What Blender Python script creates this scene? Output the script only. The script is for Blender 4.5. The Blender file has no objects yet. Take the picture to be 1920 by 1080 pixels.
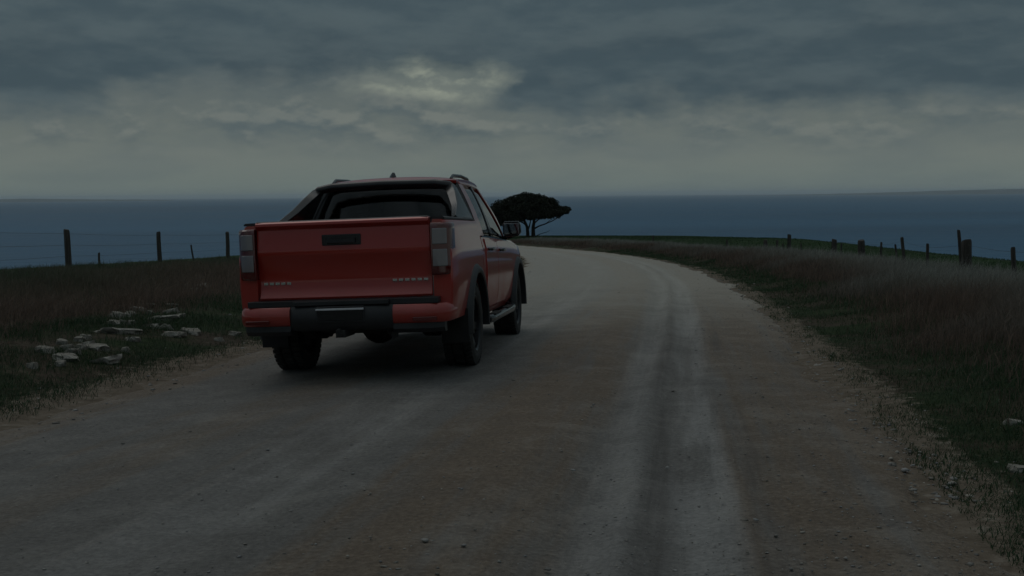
import bpy, bmesh, math, random
import numpy as np
from mathutils import Vector, Matrix, noise as mnoise

# ------------------------------------------------------------------ camera, sky, sun, exposure
sc = bpy.context.scene
C = sc.collection
R = math.radians
FPX, PITCH, ROLL, CAMH = 2127.0, R(4.68), math.atan(.0078), 1.22   # focal length in px of a 1920 px wide frame
SLOPE = R(1.88)                                                   # the road runs gently downhill
SL = math.tan(SLOPE)
cam = bpy.data.cameras.new('camera')
cam.sensor_width = 36; cam.lens = FPX / 1920 * 36
cam.clip_start = .05; cam.clip_end = 200000
cam_o = bpy.data.objects.new('camera', cam); C.objects.link(cam_o)
cam_o.matrix_world = Matrix.Translation((0, 0, CAMH)) @ Matrix.Rotation(math.pi/2 - PITCH, 4, 'X') @ Matrix.Rotation(-ROLL, 4, 'Z')
sc.camera = cam_o
sc.view_settings.view_transform = 'Standard'; sc.view_settings.look = 'None'
sc.view_settings.exposure = 0; sc.view_settings.gamma = 1
sc.cycles.use_denoising = True
sc.cycles.max_bounces = 6; sc.cycles.diffuse_bounces = 3; sc.cycles.glossy_bounces = 3; sc.cycles.volume_bounces = 1

SUN_EL, SUN_AZ = R(56), R(-35)      # azimuth from +Y towards +X; behind the clouds ahead and to the left
sun = bpy.data.lights.new('sun', 'SUN'); sun.energy = .34; sun.angle = R(50); sun.color = (1, .95, .88)
sun_o = bpy.data.objects.new('sun', sun); C.objects.link(sun_o)
sdir = Vector((math.sin(SUN_AZ)*math.cos(SUN_EL), math.cos(SUN_AZ)*math.cos(SUN_EL), math.sin(SUN_EL)))
sun_o.rotation_euler = sdir.to_track_quat('Z', 'Y').to_euler()


class N:
    """tiny node helper"""
    def __init__(s, tree): s.t = tree
    def new(s, typ, ins=None, **kw):
        n = s.t.nodes.new(typ)
        for k, v in kw.items(): setattr(n, k, v)
        for k, v in (ins or {}).items():
            sk = n.inputs[k]
            if hasattr(v, 'is_linked') or v.__class__.__name__.startswith('NodeSocket'): s.t.links.new(v, sk)
            else: sk.default_value = v
        return n
    def math(s, op, a, b=0.0, c=0.0, clamp=False):
        n = s.new('ShaderNodeMath', {0: a, 1: b, 2: c}, operation=op); n.use_clamp = clamp
        return n.outputs[0]
    def mix(s, f, a, b, blend='MIX'):
        n = s.t.nodes.new('ShaderNodeMix'); n.data_type = 'RGBA'; n.blend_type = blend
        for i, v in ((0, f), (6, a), (7, b)):
            if v.__class__.__name__.startswith('NodeSocket'): s.t.links.new(v, n.inputs[i])
            else: n.inputs[i].default_value = v if i == 0 else ((*v, 1) if len(v) == 3 else v)
        return n.outputs[2]
    def noise(s, vec, scale, detail=4, rough=.55, dist=0.0, dim='3D'):
        n = s.new('ShaderNodeTexNoise', {'Scale': scale, 'Detail': detail, 'Roughness': rough, 'Distortion': dist}, noise_dimensions=dim)
        if vec is not None: s.t.links.new(vec, n.inputs['Vector'])
        return n.outputs['Fac']
    def ramp(s, f, stops, interp='LINEAR'):
        n = s.t.nodes.new('ShaderNodeValToRGB'); cr = n.color_ramp; cr.interpolation = interp
        while len(cr.elements) < len(stops): cr.elements.new(.5)
        for e, (p, col) in zip(cr.elements, stops):
            e.position = p; e.color = (*col, 1) if not isinstance(col, (int, float)) else (col, col, col, 1)
        s.t.links.new(f, n.inputs[0]); return n.outputs[0]
    def smooth(s, v, lo, hi):
        n = s.new('ShaderNodeMapRange', {'Value': v, 'From Min': lo, 'From Max': hi}, interpolation_type='SMOOTHSTEP')
        return n.outputs[0]


def srgb(r, g, b):
    f = lambda c: (c/255/12.92) if c/255 <= .04045 else ((c/255+.055)/1.055)**2.4
    return (f(r), f(g), f(b))


def build_world():
    w = bpy.data.worlds.new('World'); sc.world = w; w.use_nodes = True
    t = w.node_tree; t.nodes.clear(); n = N(t)
    g = n.new('ShaderNodeTexCoord').outputs['Generated']
    sep = n.new('ShaderNodeSeparateXYZ', {0: g})
    x, y, z = sep.outputs
    el = n.math('MULTIPLY', n.math('ARCSINE', z), 57.29578)                      # elevation, degrees
    az = n.math('MULTIPLY', n.math('ARCTAN2', x, y), 57.29578)                   # azimuth, degrees
    elp = n.math('MAXIMUM', el, 0.0)
    # clouds lie in layers: stretched sideways near the horizon, opening out towards the zenith
    hgt = n.math('POWER', n.math('ADD', elp, .3), .8)
    def cloud_noise(us, vs, seed, dv, det, rgh):
        v = n.new('ShaderNodeCombineXYZ', {0: n.math('MULTIPLY', az, us), 1: n.math('MULTIPLY', n.math('ADD', hgt, dv), vs), 2: seed}).outputs[0]
        return n.noise(v, 1.0, det, rgh)
    big = cloud_noise(.085, .55, 4.3, 0, 2, .5)
    A = cloud_noise(.34, 1.15, 2.2, 0, 8, .57); A2 = cloud_noise(.34, 1.15, 2.2, .26, 8, .57)
    B = cloud_noise(.13, .70, 7.9, 0, 7, .55); B2 = cloud_noise(.13, .70, 7.9, .35, 7, .55)
    litA = n.smooth(n.math('SUBTRACT', A, A2), -.10, .16); litB = n.smooth(n.math('SUBTRACT', B, B2), -.12, .16)
    bank = n.math('MULTIPLY', n.math('POWER', 2.718, n.math('MULTIPLY', n.math('POWER', n.math('DIVIDE', n.math('ADD', az, 10.0), 10.5), 2.0), -1.0)), 1.5)
    warp = n.math('ADD', n.math('MULTIPLY', n.math('SUBTRACT', big, .5), 3.4), n.math('MULTIPLY', n.math('SUBTRACT', A, .5), 3.4))
    e2 = n.math('SUBTRACT', n.math('ADD', elp, n.math('MULTIPLY', warp, n.smooth(elp, .8, 3.2))), bank)
    cover = n.smooth(e2, 3.5, 5.2)                                             # the dark sheet overhead with a ragged lower edge
    lower = n.ramp(n.math('DIVIDE', elp, 8.0), [
        (0, srgb(107, 118, 113)), (.22, srgb(110, 118, 113)), (.42, srgb(104, 112, 108)), (.62, srgb(96, 105, 104)), (1, srgb(88, 99, 103))])
    puff = n.mix(litA, srgb(80, 93, 97), srgb(116, 122, 117))                    # banked cumulus below it
    low2 = n.mix(n.math('MULTIPLY', n.math('MULTIPLY', n.smooth(elp, 1.5, 3.4), n.smooth(A, .36, .60)), .75), lower, puff)
    low2 = n.mix(n.math('MULTIPLY', n.smooth(B, .42, .68), .30), low2, srgb(86, 99, 103))
    dark = n.ramp(n.math('DIVIDE', elp, 60.0), [
        (0, srgb(70, 84, 90)), (.10, srgb(65, 80, 87)), (.2, srgb(70, 85, 92)), (.6, srgb(120, 132, 138)), (1, srgb(140, 150, 154))])
    dk2 = n.mix(n.math('MULTIPLY', litB, .5), n.mix(n.math('MULTIPLY', n.smooth(B, .45, .65), .35), dark, srgb(52, 65, 73)), srgb(92, 105, 108))
    cloud = n.mix(cover, low2, dk2)
    # a thin bright break in the sheet, with lit cloud edges
    dx = n.math('DIVIDE', n.math('ADD', az, 3.4), 3.0); dy = n.math('DIVIDE', n.math('SUBTRACT', el, 5.7), .85)
    rr = n.math('SQRT', n.math('ADD', n.math('MULTIPLY', dx, dx), n.math('MULTIPLY', dy, dy)))
    rr = n.math('ADD', rr, n.math('MULTIPLY', n.math('SUBTRACT', A, .5), 3.0))
    brk = n.math('MULTIPLY', n.math('MULTIPLY', n.math('SUBTRACT', 1.0, n.smooth(rr, .25, 1.75)), .95), n.math('MULTIPLY_ADD', litA, .75, .25))
    cloud = n.mix(brk, cloud, srgb(152, 158, 143))
    sky = n.new('ShaderNodeTexSky', sky_type='NISHITA', sun_disc=False, sun_elevation=SUN_EL, sun_rotation=SUN_AZ, altitude=0, air_density=1.0, dust_density=2.0, ozone_density=1.5).outputs[0]
    skyd = n.mix(1.0, sky, (.02, .02, .02), 'MULTIPLY')
    up = n.mix(1.0, cloud, (20.0, 20.0, 20.0), 'MULTIPLY')
    col = n.mix(.96, skyd, up)
    bg = n.new('ShaderNodeBackground', {'Color': col, 'Strength': .05})
    out = n.new('ShaderNodeOutputWorld'); t.links.new(bg.outputs[0], out.inputs['Surface'])
build_world()

# ------------------------------------------------------------------ helpers
random.seed(7); rng = np.random.default_rng(11)

def tag(o, label=None, cat=None, group=None, kind=None):
    for k, v in (('label', label), ('category', cat), ('group', group), ('kind', kind)):
        if v: o[k] = v
    return o

def empty(name, loc=(0, 0, 0)):
    o = bpy.data.objects.new(name, None); C.objects.link(o); o.location = loc; o.empty_display_size = .2
    return o

def link(name, me, m=None, parent=None):
    o = bpy.data.objects.new(name, me); C.objects.link(o)
    if m: me.materials.append(m)
    if parent: o.parent = parent
    return o

def mesh(name, v, f, m=None, parent=None, smooth=35, bevel=0, solid=0, seg=2):
    me = bpy.data.meshes.new(name); me.from_pydata([tuple(p) for p in v], [], f); me.update()
    bm = bmesh.new(); bm.from_mesh(me); bmesh.ops.recalc_face_normals(bm, faces=bm.faces); bm.to_mesh(me); bm.free()
    if smooth: me.shade_smooth(); me.set_sharp_from_angle(angle=R(smooth))
    o = link(name, me, m, parent)
    if solid:
        s = o.modifiers.new('solid', 'SOLIDIFY'); s.thickness = solid; s.offset = -1
    if bevel:
        b = o.modifiers.new('bevel', 'BEVEL'); b.width = bevel; b.segments = seg; b.limit_method = 'ANGLE'; b.angle_limit = R(40); b.harden_normals = True
    return o

def box(x0, x1, y0, y1, z0, z1):
    v = [(x, y, z) for z in (z0, z1) for y in (y0, y1) for x in (x0, x1)]
    return v, [(0, 2, 3, 1), (4, 5, 7, 6), (0, 1, 5, 4), (2, 6, 7, 3), (0, 4, 6, 2), (1, 3, 7, 5)]

def join(*parts):
    V, Fs = [], []
    for v, f in parts:
        n0 = len(V); V += list(v); Fs += [tuple(i+n0 for i in q) for q in f]
    return V, Fs

def loft(secs, ring=True, caps=True):
    k = len(secs[0]); V = [p for s in secs for p in s]; Fs = []
    for i in range(len(secs)-1):
        for j in range(k if ring else k-1):
            a, b = i*k+j, i*k+(j+1) % k
            Fs.append((a, b, b+k, a+k))
    if caps and ring: Fs += [tuple(range(k-1, -1, -1)), tuple(range((len(secs)-1)*k, len(secs)*k))]
    return V, Fs

def tube(pts, rad, n=8, caps=True):
    pts = [Vector(p) for p in pts]; rad = [rad]*len(pts) if isinstance(rad, (int, float)) else rad
    secs = []; up = Vector((0, 0, 1))
    for i, p in enumerate(pts):
        d = (pts[min(i+1, len(pts)-1)]-pts[max(i-1, 0)]).normalized()
        u = up if abs(d.dot(up)) < .93 else Vector((1, 0, 0))
        a = d.cross(u).normalized(); b = d.cross(a)
        secs.append([p+(a*math.cos(2*math.pi*k/n)+b*math.sin(2*math.pi*k/n))*rad[i] for k in range(n)])
    return loft(secs, True, caps)

def lathe_x(prof, n=40):
    """profile (x, r) turned about the x axis"""
    secs = [[(x, r*math.cos(2*math.pi*k/n), r*math.sin(2*math.pi*k/n)) for x, r in prof] for k in range(n)]
    k = len(prof); V = [p for s in secs for p in s]; Fs = []
    for i in range(n):
        for j in range(k-1):
            a = i*k+j; b = ((i+1) % n)*k+j
            Fs.append((a, b, b+1, a+1))
    return V, Fs

def xf(vf, M): return [M @ Vector(p) for p in vf[0]], vf[1]
def mirror(vf): return [(-p[0], p[1], p[2]) for p in vf[0]], [tuple(reversed(f)) for f in vf[1]]

def fbm(x, y, scale, oct=4, seed=0):
    """vectorised value noise, -1..1"""
    tot = np.zeros_like(x, dtype=float); amp = 1; s = 0
    for o in range(oct):
        fx, fy = x*scale+seed*17.3+o*5.1, y*scale+seed*9.1+o*7.7
        ix, iy = np.floor(fx), np.floor(fy); u, v = fx-ix, fy-iy; u = u*u*(3-2*u); v = v*v*(3-2*v)
        h = lambda a, b: (np.sin(a*127.1+b*311.7+seed*74.7)*43758.5453) % 1
        tot += amp*(((h(ix, iy)*(1-u)+h(ix+1, iy)*u)*(1-v)+(h(ix, iy+1)*(1-u)+h(ix+1, iy+1)*u)*v)*2-1)
        s += amp; amp *= .5; scale *= 2
    return tot/s

def sstep(a, b, v): t = np.clip((v-a)/(b-a), 0, 1); return t*t*(3-2*t)

def hermite(px, py):
    px, py = np.array(px, float), np.array(py, float); d = np.gradient(py, px)
    def f(x):
        x = np.asarray(x, float); i = np.clip(np.searchsorted(px, x)-1, 0, len(px)-2)
        h = px[i+1]-px[i]; t = (np.clip(x, px[0], px[-1])-px[i])/h
        r = (2*t**3-3*t**2+1)*py[i]+(t**3-2*t**2+t)*h*d[i]+(-2*t**3+3*t**2)*py[i+1]+(t**3-t**2)*h*d[i+1]
        return r+np.where(x < px[0], (x-px[0])*d[0], 0)+np.where(x > px[-1], (x-px[-1])*d[-1], 0)
    return f

# ------------------------------------------------------------------ materials
def mat(name, col, rough=.6, metal=0, coat=0, spec=.5, var=0, scale=8, bump=0, bscale=40):
    m = bpy.data.materials.new(name); m.use_nodes = True; t = m.node_tree; n = N(t); p = t.nodes['Principled BSDF']
    p.inputs['Base Color'].default_value = (*col, 1); p.inputs['Roughness'].default_value = rough
    p.inputs['Metallic'].default_value = metal; p.inputs['Coat Weight'].default_value = coat; p.inputs['Specular IOR Level'].default_value = spec
    oc = n.new('ShaderNodeTexCoord').outputs['Object']
    if var:
        f = n.noise(oc, scale, 5, .6)
        c = n.mix(n.smooth(f, .3, .7), tuple(c*(1-var) for c in col), tuple(min(1, c*(1+var)) for c in col))
        t.links.new(c, p.inputs['Base Color'])
        r = n.new('ShaderNodeMapRange', {'Value': f, 'To Min': rough*.8, 'To Max': min(1, rough*1.2)}); t.links.new(r.outputs[0], p.inputs['Roughness'])
    if bump:
        b = n.new('ShaderNodeBump', {'Height': n.noise(oc, bscale, 4, .6), 'Strength': bump, 'Distance': .02}); t.links.new(b.outputs[0], p.inputs['Normal'])
    return m

M = {}
M['black_plastic'] = mat('black_plastic', (.018, .018, .02), .5, bump=.05, bscale=300, var=.25, scale=5)
M['gloss_black'] = mat('gloss_black', (.012, .012, .014), .22)
M['liner'] = mat('bed_liner', (.02, .02, .022), .75, bump=.2, bscale=200)
M['rubber'] = mat('rubber', (.016, .015, .015), .8, var=.35, scale=9)
M['tyre_dust'] = mat('tyre_dust', (.03, .028, .026), .85, var=.4, scale=14)
M['rim'] = mat('rim_dark', (.035, .035, .038), .35, metal=.8)
M['chrome'] = mat('chrome', (.62, .62, .62), .18, metal=1)
M['mirror'] = mat('mirror_glass', (.25, .26, .28), .05, metal=1)
M['steel'] = mat('chassis_steel', (.022, .021, .02), .7, var=.3)
M['seat'] = mat('seat_cloth', (.02, .02, .022), .8)
M['lamp_red'] = mat('lamp_red', (.10, .008, .008), .12, coat=1)
M['lamp_clear'] = mat('lamp_clear', (.20, .18, .19), .15, coat=1)
M['headlamp'] = mat('headlamp', (.5, .52, .55), .08, coat=1)
M['plate'] = mat('plate_white', (.62, .62, .64), .5, var=.1)
M['bark'] = mat('bark', (.035, .028, .022), .9, bump=.6, bscale=6, var=.4, scale=3)
M['wire'] = mat('wire', (.05, .048, .045), .7, metal=.3)

def paint():
    m = bpy.data.materials.new('red_paint'); m.use_nodes = True; t = m.node_tree; n = N(t); p = t.nodes['Principled BSDF']
    oc = n.new('ShaderNodeTexCoord').outputs['Object']
    z = n.new('ShaderNodeSeparateXYZ', {0: oc}).outputs[2]
    red = n.mix(n.smooth(n.noise(oc, 600, 1), .3, .7), (.34, .017, .010), (.40, .024, .013))
    # road dust sprayed over the lower body
    d = n.math('MULTIPLY', n.math('SUBTRACT', 1.0, n.smooth(z, .42, .95)), n.smooth(n.noise(oc, 3.5, 6, .65), .30, .75))
    d = n.math('MULTIPLY', d, .38)
    t.links.new(n.mix(d, red, (.17, .13, .105)), p.inputs['Base Color'])
    t.links.new(n.math('MULTIPLY_ADD', d, .9, .34), p.inputs['Roughness'])
    p.inputs['Metallic'].default_value = .15
    t.links.new(n.math('SUBTRACT', .9, n.math('MULTIPLY', d, 2.2), clamp=True), p.inputs['Coat Weight'])
    p.inputs['Coat Roughness'].default_value = .06; p.inputs['Coat IOR'].default_value = 1.62
    return m
M['red'] = paint()

def glass():
    m = bpy.data.materials.new('tinted_glass'); m.use_nodes = True; t = m.node_tree; n = N(t); t.nodes.clear()
    tr = n.new('ShaderNodeBsdfTransparent', {'Color': (.30, .32, .33, 1)})
    gl = n.new('ShaderNodeBsdfGlossy', {'Color': (1, 1, 1, 1), 'Roughness': .03})
    fr = n.new('ShaderNodeFresnel', {'IOR': 1.45})
    mx = n.new('ShaderNodeMixShader', {0: fr.outputs[0], 1: tr.outputs[0], 2: gl.outputs[0]})
    o = n.new('ShaderNodeOutputMaterial'); t.links.new(mx.outputs[0], o.inputs[0])
    return m
M['glass'] = glass()

def attr_mat(name, attr='tint', rough=.8, trans=0.0, spec=.2):
    m = bpy.data.materials.new(name); m.use_nodes = True; t = m.node_tree; n = N(t); p = t.nodes['Principled BSDF']
    a = n.new('ShaderNodeAttribute', attribute_name=attr).outputs['Color']
    t.links.new(a, p.inputs['Base Color']); p.inputs['Roughness'].default_value = rough
    p.inputs['Specular IOR Level'].default_value = spec
    if trans:
        tl = n.new('ShaderNodeBsdfTranslucent'); t.links.new(a, tl.inputs[0])
        mx = n.new('ShaderNodeMixShader', {0: trans, 1: p.outputs[0], 2: tl.outputs[0]})
        t.links.new(mx.outputs[0], t.nodes['Material Output'].inputs[0])
    return m
M['blade'] = attr_mat('grass_blade', trans=.25)
M['leaf'] = attr_mat('leaf', trans=.08, rough=.7)

def wood():
    m = bpy.data.materials.new('weathered_wood'); m.use_nodes = True; t = m.node_tree; n = N(t); p = t.nodes['Principled BSDF']
    oc = n.new('ShaderNodeTexCoord').outputs['Object']
    st = n.new('ShaderNodeMapping', {'Vector': oc, 'Scale': (26, 26, 1.6)}).outputs[0]
    f = n.noise(st, 1.0, 6, .65, .4)
    t.links.new(n.ramp(f, [(.3, (.022, .019, .016)), (.55, (.06, .053, .046)), (.8, (.10, .092, .084))]), p.inputs['Base Color'])
    p.inputs['Roughness'].default_value = .9
    b = n.new('ShaderNodeBump', {'Height': f, 'Strength': .7, 'Distance': .015}); t.links.new(b.outputs[0], p.inputs['Normal'])
    return m
M['wood'] = wood()

def rock():
    m = bpy.data.materials.new('limestone'); m.use_nodes = True; t = m.node_tree; n = N(t); p = t.nodes['Principled BSDF']
    oc = n.new('ShaderNodeTexCoord').outputs['Object']
    f = n.noise(oc, 5, 8, .65); g = n.noise(oc, 22, 4, .6)
    c = n.ramp(f, [(.28, (.10, .088, .07)), (.5, (.22, .205, .175)), (.72, (.38, .37, .34))])
    c = n.mix(n.smooth(g, .55, .75), c, (.14, .13, .10))
    t.links.new(c, p.inputs['Base Color']); p.inputs['Roughness'].default_value = .9
    b = n.new('ShaderNodeBump', {'Height': n.math('ADD', f, n.math('MULTIPLY', g, .4)), 'Strength': .8, 'Distance': .03}); t.links.new(b.outputs[0], p.inputs['Normal'])
    return m
M['rock'] = rock()

# ------------------------------------------------------------------ the lie of the land
xR = hermite([-60, -20, 0, 4.9, 10.8, 16.4, 24, 33.7, 46, 64, 81.6, 98.5, 130, 170, 230],
             [-7.6, -1.7, 1.30, 2.06, 2.98, 3.82, 4.86, 5.80, 6.30, 5.74, 3.95, 1.85, -3.2, -12, -27])
def RW(y): return 6.1-.35*sstep(20, 60, np.asarray(y, float))
def xL(y): return xR(y)-RW(y)
edgeR = hermite([-60, 0, 60, 80, 110, 140, 170, 200, 230, 260], [36, 31, 27.1, 27.4, 26.9, 26, 23.2, 16, 4.4, -8])
edgeL = hermite([-60, 0, 27, 40, 54, 75, 100, 140, 170, 230, 260], [-13, -12.6, -12.7, -13.4, -13.7, -13.6, -14, -17, -21, -31, -36])
SEA = -40.0

def terrain(x, y, fine=True):
    x = np.asarray(x, float); y = np.asarray(y, float)
    r = x-xR(y); l = xL(y)-x
    z = -SL*y
    cR = np.interp(y, [0, 30, 60, 80, 110, 170, 230], [-.35, -.4, -.5, -.28, .29, .48, .43])
    cL = np.interp(y, [0, 27, 54, 100], [.45, .36, .12, .05])
    z = z+cR*sstep(3.5, 17, r)+.16*sstep(.3, 2.0, r)-.30*sstep(2.5, 6.5, r)*np.interp(y, [60, 110], [1, .2])
    z = z-.024*np.clip(RW(y)-3.2+l, 0, RW(y)-3.2)*(1-sstep(40, 70, y))*(1-sstep(0, 3, l))
    z = z+cL*sstep(.3, 8.5, l)+.10*sstep(.5, 1.6, l)*(1-sstep(2.2, 4, l))
    inside = np.minimum(r, 0)+0; on = (r < 0) & (l < 0)
    z = z-.05*np.where(on, np.minimum(1, np.minimum(-r, -l)/.5), 0)
    s = np.maximum(np.maximum(x-edgeR(y), edgeL(y)-x), y-262)
    sp = np.maximum(s, 0); dr = np.where(sp < 14, .025*sp**2, 4.9+.7*(sp-14))
    z = z-dr
    if fine:
        a = np.where(on, .25, 1.0)
        z = z+a*(.05*fbm(x, y, .45, 3, 2)+.022*fbm(x, y, 2.2, 2, 5))
    return np.maximum(z, SEA-6)

def tz(x, y): return float(terrain(np.array([x]), np.array([y]))[0])
def pix_ray(px, py):
    u, v = (px-960)/FPX, (540-py)/FPX
    u2, v2 = u*math.cos(ROLL)+v*math.sin(ROLL), -u*math.sin(ROLL)+v*math.cos(ROLL)
    return Vector((u2, math.cos(PITCH)+v2*math.sin(PITCH), -math.sin(PITCH)+v2*math.cos(PITCH)))
def ground_at(px, py):
    """where the sight line through a pixel meets the ground"""
    d = pix_ray(px, py); t = 2.0
    while t < 300:
        if CAMH+d.z*t < tz(d.x*t, d.y*t): break
        t += .4
    lo, hi = t-.4, t
    for _ in range(6):
        t = (lo+hi)/2
        if CAMH+d.z*t < tz(d.x*t, d.y*t): hi = t
        else: lo = t
    return d.x*t, d.y*t

def grid_mesh(name, X, Y, Z, m):
    ny, nx = X.shape; V = np.stack([X, Y, Z], -1).reshape(-1, 3)
    i = np.arange(ny*nx).reshape(ny, nx)
    F4 = np.stack([i[:-1, :-1], i[:-1, 1:], i[1:, 1:], i[1:, :-1]], -1).reshape(-1, 4)
    return np_mesh(name, V, F4.reshape(-1), np.full(len(F4), 4), m)

def np_mesh(name, V, loops, counts, m, smooth=True):
    me = bpy.data.meshes.new(name)
    me.vertices.add(len(V)); me.vertices.foreach_set('co', V.astype(np.float32).ravel())
    me.loops.add(len(loops)); me.loops.foreach_set('vertex_index', loops.astype(np.int32))
    me.polygons.add(len(counts)); st = np.concatenate([[0], np.cumsum(counts)[:-1]])
    me.polygons.foreach_set('loop_start', st.astype(np.int32)); me.polygons.foreach_set('loop_total', counts.astype(np.int32))
    if smooth: me.polygons.foreach_set('use_smooth', np.ones(len(counts), bool))
    me.update(calc_edges=True); me.validate()
    return link(name, me, m)

def color_attr(o, name, col):
    a = o.data.attributes.new(name, 'FLOAT_COLOR', 'POINT')
    a.data.foreach_set('color', np.concatenate([col, np.ones((len(col), 1))], 1).astype(np.float32).ravel())

def ground_material():
    m = bpy.data.materials.new('ground'); m.use_nodes = True; t = m.node_tree; n = N(t); p = t.nodes['Principled BSDF']
    oc = n.new('ShaderNodeTexCoord').outputs['Object']
    zn = n.new('ShaderNodeSeparateColor', {0: n.new('ShaderNodeAttribute', attribute_name='zone').outputs['Color']})
    fld, edge = zn.outputs[0], zn.outputs[1]
    f1 = n.noise(oc, .9, 6, .6); f2 = n.noise(oc, 9, 6, .65); f3 = n.noise(oc, .12, 3, .5)
    soil = n.ramp(f2, [(.3, (.035, .027, .019)), (.6, (.072, .056, .041)), (.8, (.11, .092, .07))])
    turf = n.ramp(f2, [(.3, (.014, .022, .010)), (.7, (.036, .055, .022))])
    verge = n.mix(n.smooth(f1, .40, .60), soil, turf)
    shoulder = n.ramp(f2, [(.25, (.085, .066, .048)), (.55, (.16, .13, .10)), (.8, (.27, .24, .20))])
    verge = n.mix(n.smooth(n.math('ADD', edge, n.math('MULTIPLY', n.math('SUBTRACT', f2, .5), 1.2)), .35, .75), verge, shoulder)
    field = n.ramp(n.math('ADD', n.math('MULTIPLY', f2, .5), n.math('MULTIPLY', f3, .5)), [(.3, (.012, .030, .010)), (.5, (.020, .045, .014)), (.7, (.034, .060, .022))])
    t.links.new(n.mix(fld, verge, field), p.inputs['Base Color'])
    p.inputs['Roughness'].default_value = .95; p.inputs['Specular IOR Level'].default_value = .1
    b = n.new('ShaderNodeBump', {'Height': n.math('ADD', f2, n.math('MULTIPLY', n.noise(oc, 45, 3), .4)), 'Strength': .7, 'Distance': .06}); t.links.new(b.outputs[0], p.inputs['Normal'])
    return m

xs = np.unique(np.concatenate([np.linspace(-190, -60, 27), np.linspace(-60, -16, 45), np.arange(-16, 16, .3), np.arange(16, 34, .7), np.linspace(34, 70, 37), np.linspace(70, 190, 25)]).round(3))
ys = np.unique(np.concatenate([np.linspace(-60, 2, 40), np.arange(2, 40, .3), np.arange(40, 110, .8), np.arange(110, 264, 2), np.linspace(264, 360, 40)]).round(3))
X, Y = np.meshgrid(xs, ys); Z = terrain(X, Y)
ground = grid_mesh('ground', X, Y, Z, ground_material()); tag(ground, 'grassy sloping headland falling away to the sea', 'ground', kind='structure')
rr_ = (X-xR(Y)).ravel(); ll_ = (xL(Y)-X).ravel(); wob = 1.2*fbm(X, Y, .25, 3, 8).ravel()
fieldm = np.maximum(sstep(6.3, 8.2, rr_+wob), sstep(8.5, 10.5, ll_+wob))
edgem = np.where((rr_ > 0) | (ll_ > 0), 1-sstep(.0, np.where(rr_ > ll_, .5, 1.0), np.maximum(rr_, ll_)), 1)
color_attr(ground, 'zone', np.stack([fieldm, edgem, 0*edgem], 1))

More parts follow.
